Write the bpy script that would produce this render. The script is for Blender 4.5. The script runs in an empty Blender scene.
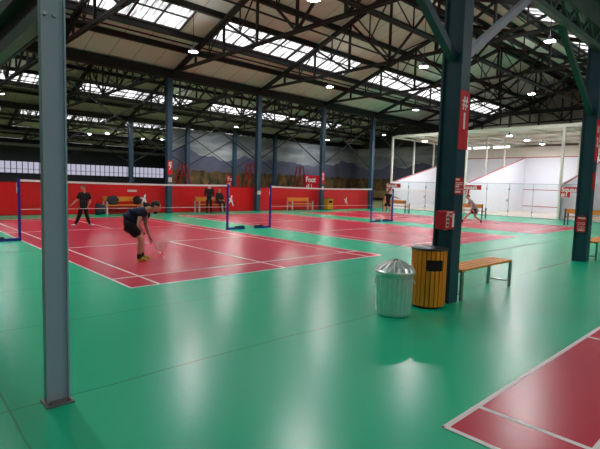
import bpy, bmesh, math, random
from mathutils import Vector, Matrix
random.seed(7)
C = bpy.context.scene.collection
PI = math.pi

# ------------------------------------------------------------------ materials
def lin(c):
    return tuple(((v/255)/12.92 if v/255 <= .04045 else ((v/255+.055)/1.055)**2.4) for v in c)

def pbr(name, rgb, rough=.6, metal=0., var=.12, scale=6., bump=0., spec=.5, coat=0.):
    m = bpy.data.materials.new(name); m.use_nodes = True
    nt = m.node_tree; b = nt.nodes['Principled BSDF']
    c = lin(rgb)
    tc = nt.nodes.new('ShaderNodeTexCoord'); no = nt.nodes.new('ShaderNodeTexNoise')
    no.inputs['Scale'].default_value = scale; no.inputs['Detail'].default_value = 4
    nt.links.new(tc.outputs['Object'], no.inputs['Vector'])
    mx = nt.nodes.new('ShaderNodeMix'); mx.data_type = 'RGBA'
    mx.inputs['A'].default_value = tuple(v*(1-var) for v in c)+(1,)
    mx.inputs['B'].default_value = tuple(min(1, v*(1+var)) for v in c)+(1,)
    nt.links.new(no.outputs['Fac'], mx.inputs['Factor'])
    nt.links.new(mx.outputs['Result'], b.inputs['Base Color'])
    b.inputs['Roughness'].default_value = rough; b.inputs['Metallic'].default_value = metal
    b.inputs['Specular IOR Level'].default_value = spec
    b.inputs['Coat Weight'].default_value = coat
    if bump:
        bp = nt.nodes.new('ShaderNodeBump'); bp.inputs['Strength'].default_value = bump
        nt.links.new(no.outputs['Fac'], bp.inputs['Height']); nt.links.new(bp.outputs['Normal'], b.inputs['Normal'])
    return m

def node(nt, t, **kw):
    n = nt.nodes.new(t)
    for k, v in kw.items(): setattr(n, k, v)
    return n

def mth(nt, op, a, b=None, c=None):
    n = node(nt, 'ShaderNodeMath', operation=op)
    for i, v in enumerate((a, b, c)):
        if v is None: continue
        if isinstance(v, (int, float)): n.inputs[i].default_value = v
        else: nt.links.new(v, n.inputs[i])
    return n.outputs[0]

def emit(name, rgb, s):
    m = bpy.data.materials.new(name); m.use_nodes = True
    nt = m.node_tree; nt.nodes.clear()
    o = node(nt, 'ShaderNodeOutputMaterial'); e = node(nt, 'ShaderNodeEmission')
    e.inputs['Color'].default_value = lin(rgb)+(1,); e.inputs['Strength'].default_value = s
    nt.links.new(e.outputs[0], o.inputs[0]); return m

def floor_mat():
    m = pbr('green floor', (0, 188, 140), .27, 0, .06, .4, spec=.38)
    nt = m.node_tree; b = nt.nodes['Principled BSDF']
    pos = node(nt, 'ShaderNodeNewGeometry').outputs['Position']
    sp = node(nt, 'ShaderNodeSeparateXYZ'); nt.links.new(pos, sp.inputs[0])
    # welded seams of the sheet floor: strips 1.95 m wide along x, with butt joints
    wob = node(nt, 'ShaderNodeTexNoise'); wob.inputs['Scale'].default_value = .8; nt.links.new(pos, wob.inputs['Vector'])
    wv = mth(nt, 'MULTIPLY', mth(nt, 'SUBTRACT', wob.outputs['Fac'], .5), .12)
    yy = mth(nt, 'ADD', sp.outputs['Y'], wv)
    s1 = mth(nt, 'LESS_THAN', mth(nt, 'ABSOLUTE', mth(nt, 'SUBTRACT', mth(nt, 'FLOORED_MODULO', mth(nt, 'ADD', yy, 3.17), 1.95), .03)), .009)
    s2 = mth(nt, 'LESS_THAN', mth(nt, 'ABSOLUTE', mth(nt, 'ADD', mth(nt, 'ADD', sp.outputs['X'], wv), 2.2)), .007)
    sm = mth(nt, 'MAXIMUM', s1, s2)
    old = b.inputs['Base Color'].links[0].from_socket
    mx = node(nt, 'ShaderNodeMix', data_type='RGBA'); nt.links.new(mth(nt, 'MULTIPLY', mth(nt, 'MULTIPLY', sm, mth(nt, 'GREATER_THAN', sp.outputs['Y'], -4.2)), .45), mx.inputs['Factor'])
    nt.links.new(old, mx.inputs['A']); mx.inputs['B'].default_value = lin((0, 60, 45))+(1,)
    nt.links.new(mx.outputs['Result'], b.inputs['Base Color'])
    return m

def ceiling_mat():
    m = pbr('roof boards', (222, 232, 224), .85, 0, .1, .8)
    nt = m.node_tree; b = nt.nodes['Principled BSDF']
    sp = node(nt, 'ShaderNodeSeparateXYZ'); nt.links.new(node(nt, 'ShaderNodeNewGeometry').outputs['Position'], sp.inputs[0])
    ln = mth(nt, 'LESS_THAN', mth(nt, 'FLOORED_MODULO', sp.outputs['X'], 1.08), .03)
    old = b.inputs['Base Color'].links[0].from_socket
    mx = node(nt, 'ShaderNodeMix', data_type='RGBA'); nt.links.new(mth(nt, 'MULTIPLY', ln, .6), mx.inputs['Factor'])
    nt.links.new(old, mx.inputs['A']); mx.inputs['B'].default_value = (.05, .045, .04, 1)
    nt.links.new(mx.outputs['Result'], b.inputs['Base Color']); return m

def skylight_mat(s):
    m = bpy.data.materials.new('skylight sheet'); m.use_nodes = True
    nt = m.node_tree; nt.nodes.clear()
    o = node(nt, 'ShaderNodeOutputMaterial'); e = node(nt, 'ShaderNodeEmission')
    pos = node(nt, 'ShaderNodeNewGeometry').outputs['Position']
    mp = node(nt, 'ShaderNodeMapping'); nt.links.new(pos, mp.inputs['Vector']); mp.inputs['Scale'].default_value = (5.5, .25, .25)
    n = node(nt, 'ShaderNodeTexNoise'); n.inputs['Scale'].default_value = 1; n.inputs['Detail'].default_value = 5; n.inputs['Roughness'].default_value = .7
    nt.links.new(mp.outputs[0], n.inputs['Vector'])
    r = node(nt, 'ShaderNodeValToRGB'); r.color_ramp.elements[0].position = .4; r.color_ramp.elements[1].position = .6
    r.color_ramp.elements[0].color = (.06, .06, .065, 1); r.color_ramp.elements[1].color = (1, .99, 1, 1)
    nt.links.new(n.outputs['Fac'], r.inputs[0]); nt.links.new(r.outputs[0], e.inputs['Color'])
    e.inputs['Strength'].default_value = s
    nt.links.new(e.outputs[0], o.inputs[0]); return m

def alpha_grid(name, rgb, cell, wire, u, v, base=0.):
    """knotted netting: opaque cords on a square grid, open between them; u, v give the two in-plane axes"""
    m = bpy.data.materials.new(name); m.use_nodes = True
    nt = m.node_tree; b = nt.nodes['Principled BSDF']; o = nt.nodes['Material Output']
    b.inputs['Base Color'].default_value = lin(rgb)+(1,); b.inputs['Roughness'].default_value = .8
    sp = node(nt, 'ShaderNodeSeparateXYZ'); nt.links.new(node(nt, 'ShaderNodeNewGeometry').outputs['Position'], sp.inputs[0])
    g = None
    for ax in (u, v):
        l = mth(nt, 'LESS_THAN', mth(nt, 'FLOORED_MODULO', sp.outputs[ax], cell), wire)
        g = l if g is None else mth(nt, 'MAXIMUM', g, l)
    g = mth(nt, 'MAXIMUM', g, base)
    t = node(nt, 'ShaderNodeBsdfTransparent'); mx = node(nt, 'ShaderNodeMixShader')
    nt.links.new(g, mx.inputs[0]); nt.links.new(t.outputs[0], mx.inputs[1]); nt.links.new(b.outputs[0], mx.inputs[2])
    nt.links.new(mx.outputs[0], o.inputs[0]); return m

def glass_mat():
    m = bpy.data.materials.new('court glass'); m.use_nodes = True
    nt = m.node_tree; nt.nodes.clear(); o = node(nt, 'ShaderNodeOutputMaterial')
    t = node(nt, 'ShaderNodeBsdfTransparent'); t.inputs[0].default_value = (.965, .985, .98, 1)
    g = node(nt, 'ShaderNodeBsdfGlossy'); g.inputs['Roughness'].default_value = .04
    f = node(nt, 'ShaderNodeFresnel'); f.inputs[0].default_value = 1.45
    mx = node(nt, 'ShaderNodeMixShader'); nt.links.new(f.outputs[0], mx.inputs[0])
    nt.links.new(t.outputs[0], mx.inputs[1]); nt.links.new(g.outputs[0], mx.inputs[2]); nt.links.new(mx.outputs[0], o.inputs[0])
    return m

def wood_mat(name, rgb, rough=.45):
    m = pbr(name, rgb, rough, 0, .22, 3.)
    nt = m.node_tree
    tc = [n for n in nt.nodes if n.type == 'TEX_COORD'][0]; no = [n for n in nt.nodes if n.type == 'TEX_NOISE'][0]
    mp = node(nt, 'ShaderNodeMapping'); mp.inputs['Scale'].default_value = (9, 9, 1.2)
    nt.links.new(tc.outputs['Object'], mp.inputs['Vector']); nt.links.new(mp.outputs[0], no.inputs['Vector'])
    return m

def mural_mat():
    """printed landscape banner: grey sky with clouds, blue hills, autumn forest, tan meadow"""
    m = bpy.data.materials.new('printed landscape'); m.use_nodes = True
    nt = m.node_tree; b = nt.nodes['Principled BSDF']; b.inputs['Roughness'].default_value = .9
    pos = node(nt, 'ShaderNodeNewGeometry').outputs['Position']
    sp = node(nt, 'ShaderNodeSeparateXYZ'); nt.links.new(pos, sp.inputs[0])
    run = mth(nt, 'SUBTRACT', sp.outputs['X'], sp.outputs['Y'])
    def nz(scale, detail, sx=1, sz=1):
        cb = node(nt, 'ShaderNodeCombineXYZ'); nt.links.new(mth(nt, 'MULTIPLY', run, sx), cb.inputs[0]); nt.links.new(mth(nt, 'MULTIPLY', sp.outputs['Z'], sz), cb.inputs[1])
        n = node(nt, 'ShaderNodeTexNoise'); n.inputs['Scale'].default_value = scale; n.inputs['Detail'].default_value = detail
        nt.links.new(cb.outputs[0], n.inputs['Vector']); return n.outputs['Fac']
    def mix(f, a, c):
        x = node(nt, 'ShaderNodeMix', data_type='RGBA'); nt.links.new(f, x.inputs['Factor'])
        for k, v in (('A', a), ('B', c)):
            if isinstance(v, tuple): x.inputs[k].default_value = lin(v)+(1,)
            else: nt.links.new(v, x.inputs[k])
        return x.outputs['Result']
    z = sp.outputs['Z']
    cl = mth(nt, 'MULTIPLY', mth(nt, 'SUBTRACT', nz(.35, 6, .5, 2.2), .45), 4); cl = mth(nt, 'MINIMUM', mth(nt, 'MAXIMUM', cl, 0), 1)
    sky = mix(cl, (132, 140, 148), (206, 208, 212))
    hill_h = mth(nt, 'ADD', mth(nt, 'MULTIPLY', nz(.17, 3, 1, 0), 4.6), 1.95)
    hill = mth(nt, 'LESS_THAN', z, hill_h)
    hc = mix(nz(1.2, 5), (72, 88, 128), (124, 116, 128))
    col = mix(hill, sky, hc)
    for_h = mth(nt, 'ADD', mth(nt, 'MULTIPLY', nz(1.1, 6, 1, 0), 1.0), 2.25)
    fc = mix(mth(nt, 'MINIMUM', mth(nt, 'MAXIMUM', mth(nt, 'MULTIPLY', mth(nt, 'SUBTRACT', nz(1.6, 8, 1, .5), .35), 3), 0), 1), (40, 54, 36), (140, 104, 66))
    col = mix(mth(nt, 'LESS_THAN', z, for_h), col, fc)
    mea = mix(nz(2, 5, .5, 3), (176, 146, 98), (132, 114, 76))
    col = mix(mth(nt, 'LESS_THAN', z, 1.25), col, mea)
    nt.links.new(col, b.inputs['Base Color']); return m

M = {}
M['floor'] = floor_mat()
M['court'] = pbr('red court paint', (200, 46, 72), .27, 0, .08, 1.2, spec=.38)
M['line'] = pbr('white line paint', (235, 225, 225), .4, 0, .04)
M['turf'] = pbr('green turf', (122, 126, 84), .95, 0, .3, 20)
M['ceil'] = ceiling_mat()
M['sky'] = skylight_mat(1.0)
M['mullion'] = pbr('skylight frame', (70, 68, 66), .6)
M['truss'] = pbr('dark truss steel', (33, 33, 33), .6, .1)
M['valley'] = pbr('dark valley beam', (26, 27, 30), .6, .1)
M['teal'] = pbr('dark teal paint', (28, 66, 80), .4, 0, .15, 3)
M['teal_far'] = pbr('blue grey paint', (46, 78, 98), .45, 0, .12, 3)
M['greybeam'] = pbr('grey steel paint', (158, 165, 184), .45, 0, .08, 3)
M['greensteel'] = pbr('dark green steel paint', (30, 70, 62), .45, 0, .15, 3)
M['plate'] = pbr('scuffed base plate', (120, 112, 112), .6, .3, .4, 12)
M['redwall'] = pbr('red boards', (226, 12, 16), .42, 0, .06, 2)
M['redcap'] = pbr('dark red rail', (150, 10, 14), .5)
M['red'] = pbr('sign red', (214, 24, 40), .5, 0, .04)
M['white'] = pbr('sign white', (240, 240, 240), .6, 0, .02)
M['pale'] = pbr('pale sticker', (222, 208, 200), .6, 0, .1, 30)
M['pole'] = pbr('red trestle paint', (150, 26, 22), .5)
M['blue'] = pbr('blue post paint', (30, 30, 140), .4, 0, .1)
M['black'] = pbr('black rubber', (22, 22, 24), .6)
M['tape'] = pbr('net tape', (236, 232, 230), .7, 0, .03)
M['net'] = alpha_grid('fine brown net cord', (70, 50, 46), .05, .0032, 0, 2)
M['safety'] = alpha_grid('dark safety netting', (32, 48, 42), .14, .02, 0, 1)
M['wood'] = wood_mat('varnished pine', (232, 148, 48))
M['woodbin'] = wood_mat('orange stained slats', (238, 140, 26))
M['steel'] = pbr('brushed steel legs', (150, 160, 160), .35, .7, .08)
M['galv'] = pbr('galvanised steel', (222, 232, 230), .3, .75, .14, 14)
M['darkhole'] = pbr('black bin liner', (5, 5, 5), .9, 0, .3, 30)
M['darktop'] = pbr('dark metal top', (52, 56, 60), .4, .5)
M['yellow'] = pbr('yellow bin panel', (216, 152, 30), .5)
M['squash'] = pbr('white court plaster', (238, 239, 246), .7, 0, .02)
M['cream'] = pbr('cream panel', (228, 222, 210), .8, 0, .05, 2)
M['frame'] = pbr('white steel frame', (224, 222, 210), .5, 0, .04)
M['redline'] = pbr('red court line', (186, 40, 44), .6)
M['glass'] = glass_mat()
M['glassedge'] = pbr('glass edge', (150, 176, 172), .3)
M['sqfloor'] = pbr('squash floor boards', (214, 200, 184), .4, 0, .08, 3)
M['mural'] = mural_mat()
M['gable'] = pbr('corrugated gable sheet', (176, 172, 154), .7, 0, .1, 2)
M['wallgrey'] = pbr('grey back wall', (86, 92, 98), .8)
M['farwin'] = emit('frosted daylight glazing', (222, 220, 244), .24)
M['clere'] = emit('bright clerestory glazing', (250, 250, 255), 1.6)
M['lamp'] = emit('lamp lens', (250, 250, 250), 240.)
M['sqlamp'] = emit('court lamp lens', (248, 250, 255), 185.)
M['housing'] = pbr('grey lamp housing', (96, 98, 100), .4, .6)
M['skin'] = pbr('skin', (214, 158, 136), .6, 0, .05, 8)
M['hair_dark'] = pbr('dark hair', (34, 24, 22), .7, 0, .3, 40)
M['hair_brown'] = pbr('brown hair', (92, 50, 40), .7, 0, .3, 40)
M['navy'] = pbr('navy shirt cloth', (22, 24, 58), .85, 0, .2, 8)
M['blackcloth'] = pbr('black cloth', (15, 15, 20), .9, 0, .2, 8)
M['greycloth'] = pbr('grey shirt cloth', (150, 148, 156), .9, 0, .1, 8)
M['whitecloth'] = pbr('white cloth', (226, 224, 226), .9)
M['shoe_y'] = pbr('yellow shoe', (206, 180, 24), .5, 0, .5, 26)
M['shoe_w'] = pbr('white shoe', (226, 226, 228), .5)
M['shoe_k'] = pbr('dark shoe', (28, 30, 42), .5)
M['bag'] = pbr('dark grey bag cloth', (46, 48, 58), .9, 0, .2, 8)
M['cork'] = pbr('shuttle cork', (226, 200, 160), .7)
M['feather'] = pbr('white feather', (240, 240, 236), .7)
M['string'] = alpha_grid('racket string', (226, 226, 226), .018, .0035, 0, 2)
M['racket'] = pbr('racket frame', (226, 214, 206), .35, .3)

# ------------------------------------------------------------------ mesh builder
class MB:
    def __init__(s): s.v = []; s.f = []; s.m = []; s.cur = 0; s.smooth = []
    def add(s, vs, fs, sm=False):
        o = len(s.v); s.v += [Vector(p) for p in vs]
        for f in fs: s.f.append([o+i for i in f]); s.m.append(s.cur); s.smooth.append(sm)
        return s
    def box(s, x0, x1, y0, y1, z0, z1):
        vs = [(x, y, z) for z in (z0, z1) for y in (y0, y1) for x in (x0, x1)]
        return s.add(vs, [(0, 2, 3, 1), (4, 5, 7, 6), (0, 1, 5, 4), (2, 6, 7, 3), (0, 4, 6, 2), (1, 3, 7, 5)])
    def cbox(s, c, w, d, h):
        return s.box(c[0]-w/2, c[0]+w/2, c[1]-d/2, c[1]+d/2, c[2]-h/2, c[2]+h/2)
    def beam(s, p, q, w, h, up=(0, 0, 1)):
        p = Vector(p); q = Vector(q); d = (q-p).normalized(); u = Vector(up)
        if abs(d.dot(u)) > .98: u = Vector((0, 1, 0))
        r = d.cross(u).normalized(); u = r.cross(d)
        vs = [a+r*(sx*w/2)+u*(sz*h/2) for a in (p, q) for sz in (-1, 1) for sx in (-1, 1)]
        return s.add(vs, [(0, 1, 3, 2), (4, 6, 7, 5), (0, 4, 5, 1), (2, 3, 7, 6), (0, 2, 6, 4), (1, 5, 7, 3)])
    def tube(s, p, q, r, r2=None, n=10):
        p = Vector(p); q = Vector(q); d = (q-p).normalized(); r2 = r if r2 is None else r2
        a = d.orthogonal().normalized(); b = d.cross(a)
        vs = []
        for c, rr in ((p, r), (q, r2)):
            for i in range(n):
                t = 2*PI*i/n; vs.append(c+a*math.cos(t)*rr+b*math.sin(t)*rr)
        s.add(vs, [(i, (i+1) % n, n+(i+1) % n, n+i) for i in range(n)], True)
        return s.add(vs, [tuple(range(n-1, -1, -1)), tuple(range(n, 2*n))])
    def path(s, pts, r, n=8):
        for a, b in zip(pts, pts[1:]): s.tube(a, b, r, n=n)
        return s
    def lathe(s, prof, c=(0, 0, 0), n=32, fn=None, sm=True):
        """prof: (radius, z); fn(angle index, radius, z) may change them"""
        vs = []
        for (r, z) in prof:
            for i in range(n):
                rr, zz = fn(i, r, z) if fn else (r, z)
                t = 2*PI*i/n; vs.append((c[0]+rr*math.cos(t), c[1]+rr*math.sin(t), c[2]+zz))
        fs = []
        for k in range(len(prof)-1):
            for i in range(n): fs.append((k*n+i, k*n+(i+1) % n, (k+1)*n+(i+1) % n, (k+1)*n+i))
        s.add(vs, fs, sm)
        return s
    def disc(s, c, r, n=24, down=False):
        vs = [(c[0]+r*math.cos(2*PI*i/n), c[1]+r*math.sin(2*PI*i/n), c[2]) for i in range(n)]
        return s.add(vs, [tuple(range(n)) if not down else tuple(range(n-1, -1, -1))])
    def prism(s, poly, vec):
        n = len(poly); vec = Vector(vec); a = [Vector(p) for p in poly]
        return s.add(a+[p+vec for p in a], [tuple(range(n)), tuple(range(2*n-1, n-1, -1))]+[(i, n+i, n+(i+1) % n, (i+1) % n) for i in range(n)])
    def ico(s, c, r, sub=2, sc=(1, 1, 1), rot=None):
        bm = bmesh.new(); bmesh.ops.create_icosphere(bm, subdivisions=sub, radius=1)
        vs = []
        for v in bm.verts:
            p = Vector((v.co.x*sc[0]*r, v.co.y*sc[1]*r, v.co.z*sc[2]*r))
            if rot: p = rot @ p
            vs.append(p+Vector(c))
        s.add(vs, [[v.index for v in f.verts] for f in bm.faces], True); bm.free(); return s
    def raw(s, data): return s.add(data[0], data[1], True)
    def build(s, name, mat, parent=None, kind=None, bevel=0., loc=None, recalc=True):
        me = bpy.data.meshes.new(name); me.from_pydata([tuple(v) for v in s.v], [], s.f)
        mats = mat if isinstance(mat, (list, tuple)) else [mat]
        for m in mats: me.materials.append(m)
        for p, mi, sm in zip(me.polygons, s.m, s.smooth): p.material_index = mi; p.use_smooth = sm
        if recalc:
            bm = bmesh.new(); bm.from_mesh(me); bmesh.ops.recalc_face_normals(bm, faces=bm.faces); bm.to_mesh(me); bm.free()
        o = bpy.data.objects.new(name, me); C.objects.link(o)
        if parent is not None: o.parent = parent
        if loc is not None: o.location = loc
        if kind: o['kind'] = kind
        if bevel:
            b = o.modifiers.new('bevel', 'BEVEL'); b.width = bevel; b.segments = 2; b.limit_method = 'ANGLE'
        return o

def thing(name, label, cat, loc=(0, 0, 0), rz=0., group=None):
    o = bpy.data.objects.new(name, None); C.objects.link(o); o.empty_display_size = .2
    o.location = loc; o.rotation_euler = (0, 0, rz); o['label'] = label; o['category'] = cat
    if group: o['group'] = group
    return o

def tag(o, label, cat, group=None):
    o['label'] = label; o['category'] = cat
    if group: o['group'] = group
    return o

def dup(root, loc, label, group=None, rz=None):
    r = root.copy(); C.objects.link(r); r.location = loc
    if rz is not None: r.rotation_euler = (0, 0, rz)
    r['label'] = label
    if group: r['group'] = group
    for ch in list(root.children):
        c = ch.copy(); C.objects.link(c); c.parent = r
        for g in list(ch.children):
            d = g.copy(); C.objects.link(d); d.parent = c
    return r

def text_obj(name, body, size, mat, parent, loc, rot, bold=.02, align='LEFT', depth=.002, spacing=1.):
    cu = bpy.data.curves.new(name, 'FONT'); cu.body = body; cu.size = size; cu.offset = bold*size; cu.extrude = depth
    cu.align_x = align; cu.space_character = spacing; cu.space_line = .9
    t = bpy.data.objects.new(name, cu); C.objects.link(t)
    bpy.context.view_layer.update()
    me = bpy.data.meshes.new_from_object(t.evaluated_get(bpy.context.evaluated_depsgraph_get()))
    C.objects.unlink(t); bpy.data.objects.remove(t)
    me.materials.clear(); me.materials.append(mat)
    o = bpy.data.objects.new(name, me); C.objects.link(o); o.parent = parent; o.location = loc; o.rotation_euler = rot
    return o
FACE_NEG_Y = (PI/2, 0, 0)            # text that reads from the -y side
FACE_NEG_X = (PI/2, 0, -PI/2)        # text that reads from the -x side

# ------------------------------------------------------------------ building constants
YE = [-21.9, -3.3, 15.3, 33.9, 52.5, 71.1, 89.7]          # valleys (eaves) of the four parallel halls
HALF = 9.3; ZE = 7.2; SL = .34
XW, XE, XG = -25., 46., 38.
BAYS = [-7.75, -2.3, 3.23, 8.6, 14.1, 19.6, 25., 30.4, 35.8]
SKX = [(-23.6, -14.4), (-12.8, -3.5), (-1.9, 7.45), (9.05, 18.2), (20.1, 29.3), (31., 37.4)]
SKD = (2.95, 4.55)                             # skylight strip, metres up-slope from the eave (in plan)

# ------------------------------------------------------------------ floor
fl = MB().box(XW, XE, YE[0], YE[-1], -.2, 0).build('floor', M['floor'], kind='structure')
MB().box(XW, XE, 16.1, YE[-1], .0005, .004).build('turf_surface', M['turf'], fl)
def court(x0, y0, flip=1, L=13.4, W=6.1):
    """one badminton court: x0 left edge, y0 baseline, running flip*y"""
    Y = lambda t: y0+flip*t
    r = MB().box(x0-.02, x0+W+.02, min(Y(-.02), Y(L+.02)), max(Y(-.02), Y(L+.02)), .0005, .003)
    r.build('court_surface', M['court'], fl)
    l = MB(); w = .04
    def hl(t, a=0, b=W): l.box(x0+a, x0+b, Y(t)-w/2, Y(t)+w/2, .001, .0045)
    def vl(x, a=0, b=L): l.box(x0+x-w/2, x0+x+w/2, min(Y(a), Y(b)), max(Y(a), Y(b)), .001, .0048)
    for t in (0, .76, 4.72, 8.68, L-.76, L): hl(t)
    for x in (0, .46, W-.46, W): vl(x)
    vl(W/2, 0, 4.72); vl(W/2, 8.68, L)
    l.build('court_lines', M['line'], fl)
court(-.02, -.02); court(8.0, 0); court(15.95, 0)
court(-.05, -5.2, -1); court(7.95, -5.2, -1)
court(-8.3, 0)

# ------------------------------------------------------------------ ceiling: four gable roofs with skylight strips
cl = MB(); sky_cells = []
for k in range(6):
    for side in (0, 1):
        ye = YE[k] if side == 0 else YE[k+1]; sg = 1 if side == 0 else -1
        xe = XG if k <= 1 else XE
        P = lambda x, d, e=0: (x, ye+sg*d, ZE+SL*d+e)
        xs = sorted({XW, xe} | {v for a in SKX for v in a})
        for d0, d1 in ((0, SKD[0]), SKD, (SKD[1], HALF)):
            for x0, x1 in zip(xs, xs[1:]):
                if (d0, d1) == SKD and any(abs(a-x0) < .01 for a, b in SKX):
                    sky_cells.append((k, side, x0, x1)); continue
                q = [P(x0, d0), P(x1, d0), P(x1, d1), P(x0, d1)]
                cl.prism(q, (0, 0, .1))
ceiling = cl.build('ceiling', M['ceil'], kind='structure')
wn = 0
for k, side, x0, x1 in sky_cells:
    ye = YE[k] if side == 0 else YE[k+1]; sg = 1 if side == 0 else -1
    P = lambda x, d, e=0: Vector((x, ye+sg*d, ZE+SL*d+e))
    wn += 1
    w = MB().prism([P(x0, SKD[0], .05), P(x1, SKD[0], .05), P(x1, SKD[1], .05), P(x0, SKD[1], .05)], (0, 0, .02)).build('window_%d' % wn, M['sky'], kind='structure')
    fr = MB(); n = 8
    for i in range(n+1):
        x = x0+(x1-x0)*i/n; t = .09 if i in (0, n) else (.1 if i % 2 == 0 and i != n//2 else .05)
        fr.beam(P(x, SKD[0], .02), P(x, SKD[1], .02), t if i != n//2 else .14, .05)
    for d in (SKD[0]+.02, (SKD[0]*.45+SKD[1]*.55), SKD[1]-.02): fr.beam(P(x0, d, -.01), P(x1, d, -.01), .05, .07)
    fr.build('window_frame', M['mullion'], w)
# purlins, valley beams, ties and roof trusses belong to the roof
for k in range(6):
    xe = XG if k <= 1 else XE
    for side in (0, 1):
        ye = YE[k] if side == 0 else YE[k+1]; sg = 1 if side == 0 else -1
        for d in (1.9, 2.85, 4.68, 6.2, 7.8, 9.1):
            MB().box(XW, xe, ye+sg*d-.08, ye+sg*d+.08, ZE+SL*d-.24, ZE+SL*d-.002).build('purlin', M['truss'], ceiling)
        for e in (-.05, .05):
            if k < 3: MB().tube((XW, ye+sg*2.55+e, ZE+.62), (xe, ye+sg*2.55+e, ZE+.62), .022, n=6).build('service_pipe', M['truss'], ceiling)
for y in YE[1:-1]:
    MB().box(XW, XG if y < 14 else XE, y-.2, y+.2, ZE-.45, ZE-.03).build('valley_beam', M['valley'], ceiling)
def truss(k, x, panels=8):
    y0 = YE[k]; t = MB(); zb = ZE-.12
    zt = lambda s: ZE+SL*min(s, 2*HALF-s)-.29
    for e in (-.07, .07):
        t.beam((x+e, y0+.1, zt(.1)), (x+e, y0+HALF, zt(HALF)), .07, .15); t.beam((x+e, y0+HALF, zt(HALF)), (x+e, y0+2*HALF-.1, zt(.1)), .07, .15)
        t.beam((x+e, y0+.1, zb), (x+e, y0+2*HALF-.1, zb), .05, .1)
    st = 2*HALF/panels
    for i in range(1, panels):
        s = st*i
        t.beam((x, y0+s, zb), (x, y0+s, zt(s)), .09, .09)
        if i < panels//2: t.beam((x, y0+s, zt(s)), (x, y0+s+st, zb), .085, .085)
        if i > panels//2: t.beam((x, y0+s, zt(s)), (x, y0+s-st, zb), .085, .085)
        # sub-struts from the middle of each panel
        if i < panels//2: t.beam((x, y0+s+st/2, zt(s+st/2)), (x, y0+s+st/2, (zb+zt(s))/2), .045, .045); t.beam((x, y0+s+st/2, (zb+zt(s))/2), (x, y0+s+st, zt(s+st)), .045, .045)
        if i > panels//2: t.beam((x, y0+s-st/2, zt(s-st/2)), (x, y0+s-st/2, (zb+zt(s))/2), .045, .045); t.beam((x, y0+s-st/2, (zb+zt(s))/2), (x, y0+s-st, zt(s-st)), .045, .045)
    t.build('roof_truss', M['truss'], ceiling)
for k in (1, 2, 3, 4):
    for x in BAYS[1:]+([41.2] if k > 1 else []): truss(k, x)
# lengthwise lattice ties between the trusses of the near hall and the next
def lattice_tie(y, z0, z1, x0, x1, step, name='lattice_tie', r=.035):
    t = MB(); t.tube((x0, y, z0), (x1, y, z0), r, n=6)
    if z1 is not None:
        t.tube((x0, y, z1), (x1, y, z1), r, n=6); x = x0; i = 0
        while x < x1-.01:
            a, b = ((z0, z1) if i % 2 == 0 else (z1, z0)); t.beam((x, y, a), (x+step, y, b), .045, .045); x += step; i += 1
    return t.build(name, M['truss'], ceiling)
lattice_tie(2.95, 7.1, None, XW, XG, 1, r=.06)
lattice_tie(6.0, 7.3, 9.9, 3.23, 35.8, 5.43)
lattice_tie(24.6, 7.2, 9.9, 3.23, 41, 2.7)
lattice_tie(15.3, 5.95, 6.75, 3.23, 35.8, 1.36, 'lattice_girder')
lattice_tie(33.9, 5.95, 6.75, 3.23, 41, 1.36, 'lattice_girder')

# ------------------------------------------------------------------ walls
MB().box(XW-.2, XW, YE[0], YE[-1], 0, 12).build('wall_left', M['wallgrey'], kind='structure')
MB().box(XW, XE, YE[0]-.2, YE[0], 0, 12).build('wall_front', M['wallgrey'], kind='structure')
MB().box(XE, XE+.2, 15.3, YE[-1], 0, 12).build('wall_right', M['wallgrey'], kind='structure')
# corrugated gable end of the near halls
g = MB(); nrib = 150; pts = []
for i in range(nrib+1):
    y = YE[0]+(15.3-YE[0])*i/nrib; pts.append((XG+(.05 if i % 2 else 0), y))
for (xa, ya), (xb, yb) in zip(pts, pts[1:]):
    zt = lambda y: ZE+.1+SL*(HALF-abs(((y-YE[0]) % (2*HALF))-HALF))
    g.add([(xa, ya, 0), (xb, yb, 0), (xb, yb, zt(yb)), (xa, ya, zt(ya))], [(0, 1, 2, 3)])
gw = g.build('wall_gable', M['gable'], kind='structure', recalc=False)
for z in (6.6, 8.1): MB().box(XG-.12, XG-.02, YE[0]+1, 15.2, z, z+.14).build('wall_rail', M['truss'], gw)
gt = MB()
for y0 in (-3.3,):
    for s in (1, -1):
        gt.beam((XG-.1, 6-s*9.2, ZE-.2), (XG-.1, 6, 9.95), .12, .3)
    for i in range(-3, 4): gt.beam((XG-.12, 6+i*2.4, 5.8), (XG-.12, 6+i*2.4, 9.9-abs(i)*.8), .1, .1)
gt.build('gable_framing', M['truss'], gw)
# far back wall with a strip of frosted windows
bw = MB().box(XW, XE, YE[-1], YE[-1]+.2, 0, 12).build('wall_back', M['wallgrey'], kind='structure')
for i in range(18):
    x = -4+i*2.75; wn += 1; yb0 = YE[-1]
    w = MB().box(x, x+2.75, yb0-.06, yb0-.03, 2.35, 4.5).build('window_%d' % wn, M['farwin'], kind='structure')
    f = MB()
    for q in range(4): f.box(x+q*2.75/3-.06, x+q*2.75/3+.06, yb0-.12, yb0-.06, 2.3, 4.55)
    f.box(x, x+2.75, yb0-.12, yb0-.06, 2.25, 2.4); f.box(x, x+2.75, yb0-.12, yb0-.06, 4.45, 4.6); f.box(x, x+2.75, yb0-.12, yb0-.06, 3.1, 3.17)
    f.build('window_frame', M['truss'], w)
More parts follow.
